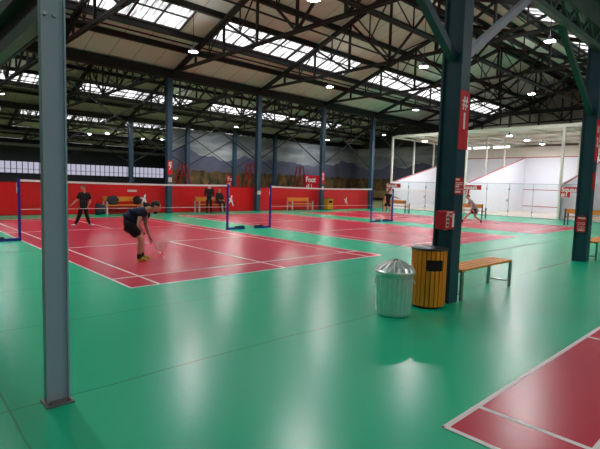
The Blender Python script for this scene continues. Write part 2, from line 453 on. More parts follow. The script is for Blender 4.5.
# low red wall between the courts and the football hall
rw = MB()
RX0, RX1 = XW, 24.95
x = RX0
while x < RX1-.1:
    x2 = min(x+2.45, RX1)
    rw.box(x+.006, x2-.006, 15.6, 15.68, .02, 1.18); x = x2
redw = rw.build('wall_red', M['redwall'], kind='structure')
cp = MB().box(RX0, RX1, 15.585, 15.70, 1.18, 1.38).build('top_board', M['redwall'], redw)
MB().box(RX0, RX1, 15.57, 15.72, 1.38, 1.42).build('top_rail', M['redcap'], redw)
MB().box(RX0, RX1, 15.59, 15.60, 0, .03).build('foot_strip', M['redcap'], redw)

def leaper(cx, cz, s, label):
    """plain white leaping figure stuck on the red wall"""
    pts = [(-.38, .12), (-.30, .22), (-.05, .16), (.0, .33), (.06, .44), (.14, .40), (.14, .28), (.10, .14), (.18, -.06), (.26, -.36), (.32, -.5), (.22, -.5), (.08, -.18), (0, -.1), (-.16, -.3), (-.22, -.26), (-.12, -.02), (-.1, .06)]
    o = MB().prism([(x*s, 0, z*s) for x, z in pts], (0, -.006, 0)).build('wall_emblem', M['white'], loc=(cx, 15.6, cz))
    tag(o, label, 'emblem', 'white figures on the red wall'); return o
leaper(7.29, .66, .62, 'white leaping figure on the red wall above the bending player')
leaper(12.5, .64, .66, 'white leaping figure on the red wall next to the seated person')
leaper(22.5, .6, .58, 'white leaping figure on the red wall by the yellow bin')
o = MB().box(6.45, 6.92, 15.592, 15.6, 1.05, 1.15).build('wall_notice', M['pale']); tag(o, 'small white notice on the red wall above the bench with jackets', 'notice')
o = MB().box(14.03, 14.28, 15.08, 15.17, 1.0, 1.22).build('junction_box', M['pale']); tag(o, 'small pale box fixed to the column behind the gap between nets', 'electrical box')

# ------------------------------------------------------------------ landscape banner round the football hall
mu = MB(); n = 60; top = []
for i in range(n+1):
    x = 17.6+(45-17.6)*i/n; top.append((x, 33.62+.05*math.sin(i*1.1)))
for i in range(41): top.append((45.0+.05*math.sin(i*1.3), 33.6-18.1*i/40))
for (xa, ya), (xb, yb) in zip(top, top[1:]):
    mu.add([(xa, ya, .3), (xb, yb, .3), (xb, yb, 6.6), (xa, ya, 6.6), (xa+.03, ya+.03, .3), (xb+.03, yb+.03, .3), (xb+.03, yb+.03, 6.6), (xa+.03, ya+.03, 6.6)], [(0, 1, 2, 3), (7, 6, 5, 4), (3, 2, 6, 7)])
mo = mu.build('landscape_banner', M['mural'], recalc=False)
tag(mo, 'long printed banner of hills and autumn forest beyond the red wall', 'banner')
def foot_sign(x, z, w, h, label):
    r = thing('football_sign', label, 'sign', (x, 33.45, z), 0, 'red football pitch signs')
    MB().box(0, w, -.02, .02, 0, h).build('panel', M['red'], r)
    text_obj('lettering', 'Foot', h*.5, M['white'], r, (w*.08, -.03, h*.55), FACE_NEG_Y, .02)
    text_obj('lettering', 'all 1', h*.4, M['white'], r, (w*.08, -.03, h*.12), FACE_NEG_Y, .02)
    for s in (.1, w-.1): MB().box(s-.03, s+.03, -.01, .05, -z, .05).build('leg', M['pole'], r)
foot_sign(35.2, 1.1, 2.9, 1.75, 'larger red sign reading Foot, before the landscape banner beside the yellow bin column')
foot_sign(24.2, 1.3, 1.5, 1.1, 'small dull red football sign above the white figure near the seated person')
def trestle(x, label, h=3.8):
    r = thing('red_trestle', label, 'frame', (x, 32.6, 0), 0, 'red steel trestles')
    for s in (-1, 1):
        for d in (-.35, .35): MB().beam((s*.95, d, 0), (s*.14, d, h), .09, .09).build('leg', M['pole'], r)
    for z in (.6, 1.4, 2.2, 3.0):
        w = .95-(.81*z/h)
        for d in (-.35, .35): MB().beam((-w, d, z), (w, d, z), .07, .07).build('crossbar', M['pole'], r)
trestle(26.6, 'red steel trestle tower between the two far columns by the small sign')
trestle(33.7, 'red steel trestle tower left of the larger red football sign')
trestle(18.8, 'red steel trestle tower beside the column with the # 7 sign', 3.3)
sn = MB()
for i in range(12):
    for j in range(6):
        P = lambda a, b: (-8+a*2.2, 16.6+b*2.66, 5.7-.25*math.sin(a*1.7)*math.sin(b*2.1))
        sn.add([P(i, j), P(i+1, j), P(i+1, j+1), P(i, j+1)], [(0, 1, 2, 3)])
o = sn.build('safety_netting', M['safety'], recalc=False); tag(o, 'dark safety net slung under the roof of the football hall', 'netting')

# ------------------------------------------------------------------ columns
def h_column(name, label, x, y, w, d, h, mat, plate=True, group=None):
    """rolled H section: two flanges facing -y / +y, web between"""
    r = thing(name, label, 'column', (x, y, 0), 0, group)
    t = .03
    m = MB().box(-w/2, w/2, -d/2, -d/2+t, 0, h).box(-w/2, w/2, d/2-t, d/2, 0, h).box(-w/2+.03, -w/2+.05, -d/2+t, d/2-t, 0, h)
    m.box(-.012, .012, -d/2+t, d/2-t, 0, h)
    m.build('shaft', mat, r)
    if plate: MB().box(-w/2-.04, w/2+.04, -d/2-.04, d/2+.04, 0, .02).build('base_plate', M['plate'], r)
    return r
def braces(r, z0, z1, run, mats, w=.1):
    for s, mat in zip((-1, 1), mats): MB().beam((s*.1, 0, z0), (s*run, 0, z1), w, w*1.1).build('knee_brace', mat, r)

c1 = h_column('steel_column', 'dark teal steel column with the tall red # 1 sign beside the wooden bin', 3.185, -3.32, .24, .30, 7.0, M['teal'], False)
braces(c1, 3.4, 4.88, 2.3, (M['teal'], M['greybeam']))
cR = h_column('steel_column', 'dark teal steel column at the right edge with a red instruction plate', 9.53, -3.27, .24, .30, 7.0, M['teal'], False)
braces(cR, 3.45, 4.88, 2.4, (M['greensteel'], M['greensteel']))
# foreground grey post: I section, web facing us, bolted to the cross beam
gp = thing('grey_post', 'light grey steel post with two bolts standing alone in the left foreground', 'column', (-1.9, -3.17, 0))
w = .152; d = .075
MB().box(-w/2, -w/2+.012, -d/2, d/2, 0, 3.15).box(w/2-.012, w/2, -d/2, d/2, 0, 3.15).box(-w/2+.012, w/2-.012, -.012, .012, 0, 3.15).build('shaft', M['greybeam'], gp)
MB().box(-.095, .088, -.105, .07, 0, .012).build('base_plate', M['plate'], gp)
for bx_ in (-.05, .012): MB().tube((bx_, -.012, 2.69), (bx_, -.03, 2.69), .016, n=6).build('bolt', M['steel'], gp)
for s in (-.06, .06): MB().tube((s, -.07, .012), (s, -.07, .03), .012, n=6).build('anchor_bolt', M['plate'], gp)
# I beam running back from the grey post
bm_ = MB()
bm_.box(-1.95, -1.86, -3.1, 2.0, 2.68, 2.78).box(-1.95, -1.86, -3.1, 2.0, 3.0, 3.1)
cb = bm_.build('cross_beam', M['greensteel'], kind='structure')
MB().box(-1.85, -1.83, -3.1, 2.0, 2.68, 3.1).build('web_plate', M['valley'], cb)  # near-black paint puts the shade of the beam's recess into the web's colour
MB().box(-1.95, -1.79, 1.85, 2.0, 0, 2.68).build('end_post', M['greensteel'], cb)
# lattice girder carried by the near column row
gd = MB(); gx0, gx1 = -2.0, 37.5
gd.box(gx0, gx1, -3.42, -3.30, 4.82, 4.92)
x = gx0; i = 0
while x < gx1-.01:
    a, b = (4.9, 5.3) if i % 2 == 0 else (5.3, 4.9)
    gd.beam((x, -3.36, a), (x+.42, -3.36, b), .05, .05); x += .42; i += 1
gd.box(gx0, gx1, -3.45, -3.27, 5.22, 5.26).box(gx0, gx1, -3.45, -3.27, 5.78, 5.82).box(gx0, gx1, -3.37, -3.35, 5.26, 5.78)
gd.build('girder_beam', M['greensteel'], kind='structure')
# far row at the red wall
far_lab = {8.45: 'tall far column with a red # 7 sign rising behind the first net',
           14.15: 'far column with a small pale box between the two net posts',
           19.6: 'far column with a narrow red and white sign next to the yellow bin',
           24.85: 'far column at the right end of the red wall behind blue net posts'}
for x, lab in far_lab.items():
    h_column('steel_column', lab, x, 15.27, .26, .26, 7.0, M['teal_far'], False, 'columns along the red wall')
third = {14.1: 'thin column by the frosted windows left of the # 7 column', 19.6: 'thin column just right of the # 7 column beyond the red wall',
         25.0: 'thin column before the banner near the small red football sign', 30.4: 'thin column before the banner above the bench without people'}
for x, lab in third.items():
    h_column('steel_column', lab, x, 33.2, .34, .34, 7.0, M['teal_far'], False, 'columns along the banner')
# cross bracing in the far rows
def xbrace(y, xs, z0, z1, mat):
    for a, b in zip(xs, xs[1:]):
        m = MB(); m.beam((a+.15, y, z0), (b-.15, y, z1), .055, .055).beam((a+.15, y+.06, z1), (b-.15, y+.06, z0), .055, .055)
        m.build('bracing_beam', mat, kind='structure')
xbrace(15.3, [3.1, 8.45, 14.15, 19.6, 24.85, 30.3], 3.1, 6.1, M['valley'])
xbrace(33.2, [8.6, 14.1, 19.6, 25, 30.4], 3.2, 6.1, M['valley'])

# ------------------------------------------------------------------ signs on columns
def tall_sign(x, y, z0, z1, w, l1, l2, label, small=True):
    r = thing('column_sign', label, 'sign', (x, y, z0), 0, 'tall red column signs')
    h = z1-z0
    MB().box(-w/2, w/2, -.008, 0, 0, h).build('panel', M['red'], r)
    text_obj('lettering', l1, w*.98, M['white'], r, (0, -.009, h*.71), FACE_NEG_Y, .02, 'CENTER')
    text_obj('lettering', l2, w*1.22, M['white'], r, (0, -.009, h*.36), FACE_NEG_Y, .025, 'CENTER')
    return r
def notice_sign(x, y, z0, w, h, label, name='notice_sign'):
    r = thing(name, label, 'sign', (x, y, z0))
    MB().box(-w/2, w/2, -.006, 0, 0, h).build('panel', M['red'], r)
    t = MB()
    for k, (a, b, c) in enumerate(((.06, .5, .84), (.06, .86, .68), (.06, .8, .58), (.06, .48, .42), (.06, .9, .28), (.06, .66, .1))):
        t.box(-w/2+a*w, -w/2+b*w, -.008, -.006, c*h, c*h+h*(.1 if k in (0, 3, 5) else .045))
    t.build('print', M['white'], r); return r
tall_sign(3.19, -3.473, 2.16, 2.95, .25, '#', '1', 'tall red sign reading # 1 on the near teal column')
notice_sign(3.165, -3.473, 1.54, .24, .23, 'small red notice with white print on the near column above the alarm box')
tall_sign(8.45, 15.13, 1.95, 2.66, .26, '#', '7', 'red sign reading # 7 on the far column behind the first net')
o = MB().box(8.36, 8.56, 15.13, 15.14, 1.58, 1.82).build('small_sign', M['pale']); tag(o, 'small faded notice below the # 7 sign', 'sign')
tall_sign(19.58, 15.13, 1.72, 2.55, .25, '#', '5', 'narrow red sign on the far column beside the yellow bin')
o = MB().box(19.5, 19.66, 15.13, 15.14, 1.36, 1.6).build('small_sign', M['pale']); tag(o, 'small pale notice on the far column beside the yellow bin', 'sign')
tall_sign(9.53, -3.423, 2.35, 3.3, .24, '#', '2', 'tall red sign on the front of the column at the right edge')
o = MB().box(9.42, 9.62, -3.43, -3.423, 1.7, 2.1).build('small_sign', M['red']); tag(o, 'small red plate under the tall sign on the right edge column', 'sign')
# red instruction plate on the side of the right column
ip = thing('instruction_plate', 'red instruction plate hung on the side of the right edge column', 'sign', (9.405, -3.27, .70))
MB().box(-.012, 0, -.10, .10, 0, .36).build('panel', M['red'], ip)
t = MB()
for z in (.03, .05, .31, .33): t.box(-.014, -.012, -.08, .07, z, z+.012)
for (yy, zz) in ((-.04, .2), (-.04, .11), (.045, .2), (.045, .11)):
    for a in range(10):
        t0, t1 = 2*PI*a/10, 2*PI*(a+1)/10
        t.beam((-.013, yy+.03*math.cos(t0), zz+.03*math.sin(t0)), (-.013, yy+.03*math.cos(t1), zz+.03*math.sin(t1)), .002, .007)
t.build('print', M['white'], ip)
MB().path([(-.01, -.07, .36), (-.02, -.02, .40), (-.01, .07, .37)], .006).build('hanging_cord', M['redline'], ip)
# red alarm box on the near column
ab = thing('alarm_box', 'red fire alarm box with white label strips on the near teal column', 'alarm box', (2.935, -3.37, 1.06))
MB().box(-.115, .128, -.12, .03, 0, .25).build('body', M['red'], ab, bevel=.008)
MB().box(-.095, -.025, -.124, -.12, .03, .215).build('label_strip', M['pale'], ab)
t = MB()
for z in (.05, .1, .155): t.box(-.084, -.036, -.127, -.124, z, z+.03)
t.build('pictogram', M['greensteel'], ab)
MB().box(.065, .115, -.124, -.12, .03, .215).build('white_strip', M['white'], ab)
MB().box(-.075, .06, -.124, -.12, .225, .243).build('header_strip', M['white'], ab)
MB().tube((.02, -.12, .18), (.02, -.132, .18), .013).build('call_button', M['white'], ab)
MB().tube((.01, -.05, 0), (.01, -.05, -.02), .025).build('sounder', M['steel'], ab)

# ------------------------------------------------------------------ badminton nets
def net(x0, x1, y, label, feet=(-1, 1), left=True, right=True, lab_post='', lp=None):
    r = thing('badminton_net', label, 'net', (x0, y, 0))
    W = x1-x0; n = 14
    z = lambda s: 1.535-.03*math.sin(PI*s)
    m = MB(); tp = MB()
    for i in range(n):
        a, b = i/n, (i+1)/n
        m.add([(a*W, 0, .79), (b*W, 0, .79), (b*W, 0, z(b)), (a*W, 0, z(a))], [(0, 1, 2, 3)])
        tp.prism([(a*W, -.008, z(a)-.04), (b*W, -.008, z(b)-.04), (b*W, -.008, z(b)+.015), (a*W, -.008, z(a)+.015)], (0, .016, 0))
    m.build('mesh', M['net'], r, recalc=False); tp.build('top_tape', M['tape'], r)
    MB().tube((0, 0, .79), (W, 0, .79), .007, n=6).build('bottom_cord', M['tape'], r)
    for s, X in ((-1, x0-.03), (1, x1+.03)):
        if (s < 0 and not left) or (s > 0 and not right): continue
        p = thing('net_post', lab_post[0] if s < 0 else lab_post[1], 'net post', (X, y, 0), 0, 'blue net posts')
        MB().box(-.028, .028, -.028, .028, 0, 1.55).build('upright', M['blue'], p)
        b = MB().beam((-s*.03, 0, .035), (s*.72, 0, .035), .08, .07).build('foot', M['blue'], p)
        MB().beam((s*.35, 0, .09), (s*.68, 0, .09), .1, .05).build('weight', M['black'], p)
        t = MB().tube((s*.03, 0, 1.35), (s*.05, 0, 1.2), .008, n=6).tube((s*.05, 0, 1.46), (s*.05, 0, 1.2), .006, n=6)
        t.build('tension_cord', M['tape'], p)
        MB().tube((-.02, 0, 1.55), (.02, 0, 1.55), .03, n=10).build('pulley', M['blue'], p)
net(-.02, 6.2, 6.68, 'badminton net across the left court behind the bending player',
    lab_post=('blue net post seen just left of the grey foreground post', 'blue net post at the right end of the first court net'))
net(8.17, 14.15, 6.7, 'badminton net across the middle court before the red wall',
    lab_post=('blue net post at the left end of the middle court net', 'blue net post at the right end of the middle court net'))
net(15.8, 21.9, 6.68, 'badminton net of the right hand court partly behind the teal column',
    lab_post=('blue net post beside the player in black and white', 'blue net post of the right court hidden near the running player'))

# ------------------------------------------------------------------ bins
FW = Vector((.683, .730, 0))
gc = Vector((1.94, -3.36, 0))+Vector((.805, .593, 0))*.02
can = thing('trash_can', 'round galvanised steel trash can with ribbed conical lid', 'trash can', (2.015, -3.29, 0))
n = 96; can.scale = (.93, .93, .975)
rib = lambda i, r, z: (r+(.011 if i % 4 < 2 else 0), z)
body = MB().lathe([(.0, .012), (.19, .012), (.205, .0), (.212, .012), (.212, .05), (.214, .055)], n=n)
body.lathe([(.214, .055), (.222, .075), (.236, .50)], n=n, fn=rib, sm=False)
body.lathe([(.236, .50), (.240, .505), (.243, .53), (.240, .55), (.243, .575), (.246, .58), (.240, .58), (.23, .5), (.2, .03), (0, .03)], n=n)
body.build('body', M['galv'], can)
hoops = MB()
for z in (.05, .085): hoops.lathe([(.214+z*.05, z-.008), (.224+z*.05, z), (.214+z*.05, z+.008)], n=n)
hoops.build('hoop', M['galv'], can)
lidrib = lambda i, r, z: (r, z+(.03 if i % 6 < 3 else 0)*(1 if .06 < r < .262 else 0))
lid = MB().lathe([(.255, .548), (.27, .552), (.272, .575), (.262, .588), (.235, .602), (.15, .648), (.07, .682), (.05, .69), (.0, .694)], n=n, fn=lidrib, sm=False)
lido = lid.build('lid', M['galv'], can)
MB().path([(-.045, 0, .685), (-.04, 0, .712), (0, 0, .722), (.04, 0, .712), (.045, 0, .685)], .009).build('handle', M['darktop'], lido)
for s in (-1, 1):
    a = math.radians(-50 if s < 0 else 130)
    cx, cy = math.cos(a)*.245, math.sin(a)*.245; tx, ty = -math.sin(a)*.06, math.cos(a)*.06
    MB().path([(cx-tx, cy-ty, .47), (cx*1.1-tx, cy*1.1-ty, .42), (cx*1.1+tx, cy*1.1+ty, .42), (cx+tx, cy+ty, .47)], .007).build('side_handle', M['galv'], can)

def slat_bin(label, loc, facing, r0=.235, h=.80, ns=24):
    r = thing('litter_bin', label, 'litter bin', loc, 0)
    MB().lathe([(0, .03), (r0-.03, .03), (r0-.03, h-.01), (0, h-.01)], n=40).build('liner', M['darkhole'], r)
    sl = MB(); opw = math.radians(33)
    for i in range(ns):
        a = 2*PI*i/ns; hw = PI/ns*.8
        da = (a-facing+PI) % (2*PI)-PI
        segs = [(.035, h-.005)] if abs(da) > opw else [(.035, .515), (.665, h-.005)]
        for z0, z1 in segs:
            p = []
            for rr in (r0-.022, r0):
                for t in (-hw, hw): p.append((rr*math.cos(a+t), rr*math.sin(a+t)))
            sl.add([(p[k][0], p[k][1], z) for z in (z0, z1) for k in (0, 1, 3, 2)], [(3, 2, 1, 0), (4, 5, 6, 7), (0, 1, 5, 4), (1, 2, 6, 5), (2, 3, 7, 6), (3, 0, 4, 7)])
    sl.build('slats', M['woodbin'], r)
    MB().lathe([(0, h+.012), (r0+.0, h+.012), (r0+.012, h+.006), (r0+.014, h-.008), (r0+.004, h-.012), (r0-.02, h-.008)], n=40).build('top_ring', M['darktop'], r)
    tr = MB()
    for t in range(9):
        a = facing+random.uniform(-.3, .3); q = random.uniform(.14, .185)
        tr.ico((q*math.cos(a), q*math.sin(a), .53+random.uniform(0, .02)), .022, 1, (1, 1.4, .6))
    tr.build('rubbish', M['bag'], r)
    MB().lathe([(0, 0), (r0-.04, 0), (r0-.04, .036), (0, .036)], n=40).build('foot', M['darktop'], r)
    return r
fa = math.atan2(-6.7+3.3, -2.86-2.85)
slat_bin('round wooden slatted bin with dark top and black opening at the near column', (2.742, -3.325, 0), fa+math.radians(20))
yb = thing('yellow_bin', 'square yellow litter bin with dark opening against the red wall', 'litter bin', (20.1, 15.05, 0))
MB().box(-.27, .27, -.2, .2, .05, .78).build('body', M['yellow'], yb, bevel=.02)
MB().box(-.17, .17, -.205, -.2, .48, .64).build('opening', M['darkhole'], yb)
MB().box(-.29, .29, -.22, .22, .78, .81).build('lid', M['darktop'], yb)
MB().box(-.22, .22, -.15, .15, 0, .05).build('foot', M['darktop'], yb)

# ------------------------------------------------------------------ benches
def flat_bench(label, x0, y0, L=1.93, D=.40):
    r = thing('bench', label, 'bench', (x0, y0, 0), 0, 'backless slatted benches')
    n = 4; sw = D/n
    for i in range(n): MB().box(0, L, i*sw+.008, (i+1)*sw-.008, .425, .46).build('slat', M['wood'], r, bevel=.005)
    for X in (.03, L-.03):
        for Y in (.02, D-.02): MB().box(X-.03, X+.03, Y-.014, Y+.014, 0, .425).build('leg', M['steel'], r)
        MB().box(X-.03, X+.03, .0, D, .41, .425).build('seat_rail', M['steel'], r)
        MB().box(X-.02, X+.02, .02, D-.02, .085, .105).build('low_crossbar', M['steel'], r)
    return r
flat_bench('backless wooden slatted bench with steel legs right of the near teal column', 3.36, -3.5, 1.70)
flat_bench('wooden slatted bench cut off by the right edge of the picture', 9.95, -3.5, 1.87)

def back_bench(label, loc, rz, L, frame, wood, group):
    """bench with backrest; local x along the seat, faces local -y"""
    r = thing('bench', label, 'bench', loc, rz, group)
    for y0 in (-.2, -.0): MB().box(-L/2, L/2, y0-.09, y0+.09, .42, .455).build('seat_slat', wood, r)
    MB().box(-L/2, L/2, .17, .20, .60, .82).build('back_slat', wood, r)
    for s in (-1, 1):
        X = s*(L/2-.04)
        f = MB().box(X-.03, X+.03, -.29, -.24, 0, .62).box(X-.03, X+.03, .17, .22, 0, .84).box(X-.03, X+.03, -.29, .22, .38, .42)
        f.build('end_frame', frame, r)
    return r
M['offwhite'] = pbr('light grey bench frame', (196, 196, 190), .5)
back_bench('bench piled with dark jackets against the red wall', (6.0, 15.05, 0), 0, 1.75, M['offwhite'], M['wood'], 'benches at the red wall')
back_bench('bench with a seated person against the red wall', (10.85, 15.05, 0), 0, 1.85, M['offwhite'], M['wood'], 'benches at the red wall')
back_bench('empty orange bench against the red wall left of the yellow bin', (17.35, 14.95, 0), 0, 1.85, M['offwhite'], M['wood'], 'benches at the red wall')
back_bench('dark framed bench by the glass below the Squash # 1 sign', (23.1, .35, 0), PI/2, 1.9, M['teal_far'], M['wood'], 'benches facing the squash courts')
back_bench('dark framed bench behind the running player at the glass', (23.1, 6.5, 0), PI/2, 1.9, M['teal_far'], M['wood'], 'benches facing the squash courts')
back_bench('dark framed bench behind the player in black and white', (23.1, 11.7, 0), PI/2, 1.9, M['teal_far'], M['wood'], 'benches facing the squash courts')

def lump(name, label, cat, c, sz, mat, seed):
    random.seed(seed); m = MB(); bm = bmesh.new(); bmesh.ops.create_icosphere(bm, subdivisions=3, radius=1)
    vs = []
    for v in bm.verts:
        p = v.co.copy(); f = 1+.12*math.sin(p.x*5+seed)+.1*math.sin(p.z*7+p.y*4+seed*2)
        q = Vector([math.copysign(abs(a)**.6, a) for a in p])*f
        vs.append((q.x*sz[0], q.y*sz[1], max(q.z, -.98)*sz[2]))
    m.add(vs, [[v.index for v in f.verts] for f in bm.faces], True); bm.free()
    o = m.build(name, mat, loc=c); tag(o, label, cat); return o
lump('jacket', 'dark jacket heaped on the left end of the bench behind the standing player', 'jacket', (5.5, 14.98, .66), (.26, .16, .2), M['bag'], 1)
lump('jacket', 'black jacket over the right end of the bench behind the bending player', 'jacket', (6.65, 14.98, .655), (.18, .15, .2), M['blackcloth'], 2)
lump('backpack', 'dark backpack on the floor left of the bench with jackets', 'bag', (4.88, 14.95, .25), (.2, .18, .25), M['bag'], 3)
lump('backpack', 'dark bag on the floor right of the bench with jackets', 'bag', (7.1, 14.95, .27), (.16, .16, .27), M['blackcloth'], 4)
random.seed(11)

# ------------------------------------------------------------------ squash courts
SX0, SX1 = 27.4, 37.2; SYS = [15.2, 9.05, 3.0, -3.1, -9.2]
sqf = MB().box(SX0, SX1, SYS[-1], SYS[0], .001, .02).build('floor_squash', M['sqfloor'], kind='structure')
for i, y in enumerate(SYS):
    w = MB().prism([(SX0, y-.06, 0), (SX1, y-.06, 0), (SX1, y-.06, 4.45), (SX0+.3, y-.06, 2.16), (SX0, y-.06, 2.13)], (0, .12, 0)).build('wall_squash_side', M['squash'], kind='structure')
    MB().prism([(SX0+.3, y-.065, 2.10), (SX1, y-.065, 4.39), (SX1, y-.065, 4.45), (SX0+.3, y-.065, 2.16)], (0, .13, 0)).build('out_line', M['redline'], w)
fw = MB().box(SX1, SX1+.15, SYS[-1], SYS[0], 0, 4.42).build('wall_squash_front', M['squash'], kind='structure')
MB().box(SX1, SX1+.15, SYS[-1], SYS[0], 4.48, 5.3).build('upper_panel', M['cream'], fw)
MB().box(SX1-.01, SX1+.15, SYS[-1], SYS[0], 4.42, 4.48).build('out_line', M['redline'], fw)
MB().box(SX1-.01, SX1, SYS[-1], SYS[0], 1.78, 1.83).build('service_line', M['redline'], fw)
MB().box(SX1-.02, SX1, SYS[-1], SYS[0], .43, .48).build('board_line', M['redline'], fw)
# white steel frame and cream ceiling panels over the courts
sf = thing('court_canopy', 'white steel canopy frame standing over the squash courts', 'canopy', (SX0, 3, 0))
L = lambda x, y, z: (x-SX0, y-3, z)
for y in SYS:
    MB().beam(L(SX0-.08, y, 0), L(SX0-.08, y, 5.55), .13, .13).build('post', M['frame'], sf)
    for x in (30.3, 33.3):
        zz = 2.16+(x-SX0-.3)/(SX1-SX0-.3)*2.29
        MB().beam(L(x, y, zz), L(x, y, 5.5), .1, .1).build('post', M['frame'], sf)
bm_ = MB()
for x in (SX0-.08, 30.3, 33.3, 37.1): bm_.beam(L(x, SYS[0], 5.55), L(x, SYS[-1], 5.55), .12, .16)
for j in range(13):
    y = SYS[0]-j*(SYS[0]-SYS[-1])/12; bm_.beam(L(SX0-.08, y, 5.55), L(37.1, y, 5.55), .1, .14)
bm_.build('roof_grid', M['frame'], sf)
MB().box(0.3, SX1-SX0-.05, SYS[-1]-3, SYS[0]-3, 5.7, 5.74).build('ceiling_panel', M['cream'], sf)
# glass back walls
gi = 0
glab = ['glass back wall of the squash court furthest left, by the sign # 3', 'glass back wall of the squash court behind the running player',
        'glass back wall of the squash court with the # 1 sign', 'glass back wall at the right edge beyond the teal column']
for i in range(4):
    ya, yb_ = SYS[i]-.07, SYS[i+1]+.07
    r = thing('glass_wall', glab[i], 'glass wall', (SX0, ya, 0), 0, 'squash court glass walls')
    n = 4; wd = (ya-yb_)/n
    for k in range(n):
        o = MB().box(-.006, .006, -(k+1)*wd+.006, -k*wd-.006, .03, 2.1).build('door' if k == 1 else 'pane', M['glass'], r)
        if k == 1:
            MB().box(-.05, -.01, -(k+1)*wd+.05, -(k+1)*wd+.10, .95, 1.1).build('handle', M['steel'], o)
    e = MB()
    for k in range(n+1): e.box(-.012, .012, -k*wd-.012, -k*wd+.012, .02, 2.1)
    e.box(-.01, .01, -(ya-yb_), 0, 2.1, 2.125); e.box(-.015, .015, -(ya-yb_), 0, 0, .03)
    e.build('edge_strip', M['glassedge'], r)
    h = MB()
    for k in range(1, n):
        for z in (.35, 1.75): h.box(-.025, .02, -k*wd-.05, -k*wd+.05, z-.04, z+.04)
    h.build('hinge', M['steel'], r)
def squash_sign(y, num, label):
    r = thing('squash_sign', label, 'sign', (SX0-.16, y, 1.94), 0, 'red squash court signs')
    MB().box(-.008, 0, -1.34, 0, -.28, .03).box(-.008, 0, -.52, 0, -.58, -.28).build('panel', M['red'], r)
    text_obj('lettering', 'Squash', .36, M['white'], r, (-.012, -.05, -.24), FACE_NEG_X, .02)
    text_obj('lettering', '#'+num, .34, M['white'], r, (-.012, -.05, -.54), FACE_NEG_X, .02)
squash_sign(15.6, '3', 'red squash sign # 3 behind the player in black and white')
squash_sign(9.15, '2', 'red squash sign # 2 above the running player')
squash_sign(2.95, '1', 'red squash sign # 1 left of the right edge column')
for i, y in enumerate((10.4, 12.2, 13.9)):
    wn += 1
    MB().box(SX1+.1, SX1+.15, y, y+1.4, 5.32, 5.6).build('window_%d' % wn, M['clere'], kind='structure')

# ------------------------------------------------------------------ lamps
def lamp(label, loc, ztop, group, mat, name='pendant_lamp', s=.85):
    r = thing(name, label, 'lamp', loc, 0, group)
    MB().lathe([(.06*s, .22*s), (.08*s, .2*s), (.1*s, .12*s), (.22*s, .02*s), (.23*s, 0), (.21*s, .01*s)], n=20).build('housing', M['housing'], r)
    MB().disc((0, 0, .004), .205*s, 20, True).build('lens', mat, r, recalc=False)
    MB().tube((0, 0, .2*s), (0, 0, max(.3, ztop-loc[2])), .012, n=6).build('hanging_rod', M['truss'], r)
    return r
def roofz(y):
    for a in YE[:-1]:
        if a <= y <= a+2*HALF: return ZE+SL*(HALF-abs(y-a-HALF))-.05
    return 7
near_lamps = [((7.1, 10.6), 'bright lamp hanging left of the long middle skylight'), ((15.5, 10.9), 'bright lamp below the right end of the middle skylight'),
    ((6.7, 3.2), 'bright lamp cut by the top edge of the picture'), ((15.1, 4.9), 'bright lamp just left of the near teal column'),
    ((24.5, 11.4), 'small lamp under the right skylight beside the near column'), ((14.9, -.3), 'brightest lamp between the teal columns near the top'),
    ((23.7, 3.6), 'lamp before the dark gable above the squash canopy')]
for (x, y), lab in near_lamps: lamp(lab, (x, y, 6.9), roofz(y), 'lamps of the badminton hall', M['lamp'])
far_lamps = [((3.7, 28.8), 'lamp at the far left edge of the picture'), ((16.2, 29.2), 'lamp right of the # 7 column below the second hall skylight'),
    ((15.7, 21.), 'upper lamp on the left end of the second hall skylight'), ((22.4, 21.5), 'lamp right of the second hall skylight near the middle column'),
    ((22.8, 29.9), 'lamp under the second hall skylight left of the middle column'), ((35.4, 22.2), 'small lamp above the white canopy corner'),
    ((36.1, 30.7), 'small lamp just right of the column by the yellow bin'), ((36.7, 37.1), 'lamp seen between two far columns over the banner'),
    ((23.4, 36.2), 'small lamp in the third hall right of the # 7 column'), ((16.7, 51.), 'tiny lamp in the dark third hall near the grey post'),
    ((17.6, 48.), 'second tiny lamp in the dark third hall near the grey post'), ((13.3, 34.6), 'lamp in the third hall midway between grey post and # 7 column'),
    ((23.2, 51.), 'tiny lamp above the windows left of the # 7 column'), ((24.8, 49.), 'tiny lamp above the windows beside the # 7 column'),
    ((36.3, 43.5), 'tiny lamp over the banner left of the middle column'), ((30., 44.), 'tiny lamp over the banner near the small football sign')]
for (x, y), lab in far_lamps: lamp(lab, (x, y, 6.9), roofz(y), 'lamps of the football halls', M['lamp'])
for (x, y), lab in (((28.2, 12.9), 'canopy lamp left of the near teal column'), ((27.75, 6.4), 'front lamp under the squash canopy right of the near column'),
                    ((31.1, 6.6), 'middle lamp of three under the squash canopy'), ((34.3, 6.7), 'rear lamp of three under the squash canopy'),
                    ((31.1, 12.9), 'canopy lamp hidden behind the near teal column'), ((31.1, .3), 'canopy lamp hidden behind the right edge column')):
    lamp(lab, (x, y, 5.2), 5.65, 'lamps under the squash canopy', M['sqlamp'], s=.75)
for i, (x, y) in enumerate(((-2, -12), (6.5, -12), (15, -12), (-1.5, 3.5), (-1.5, 10.6))):
    lamp('lamp in the bay outside the picture', (x, y, 6.9), roofz(y), 'lamps of the unseen bays', M['lamp'])

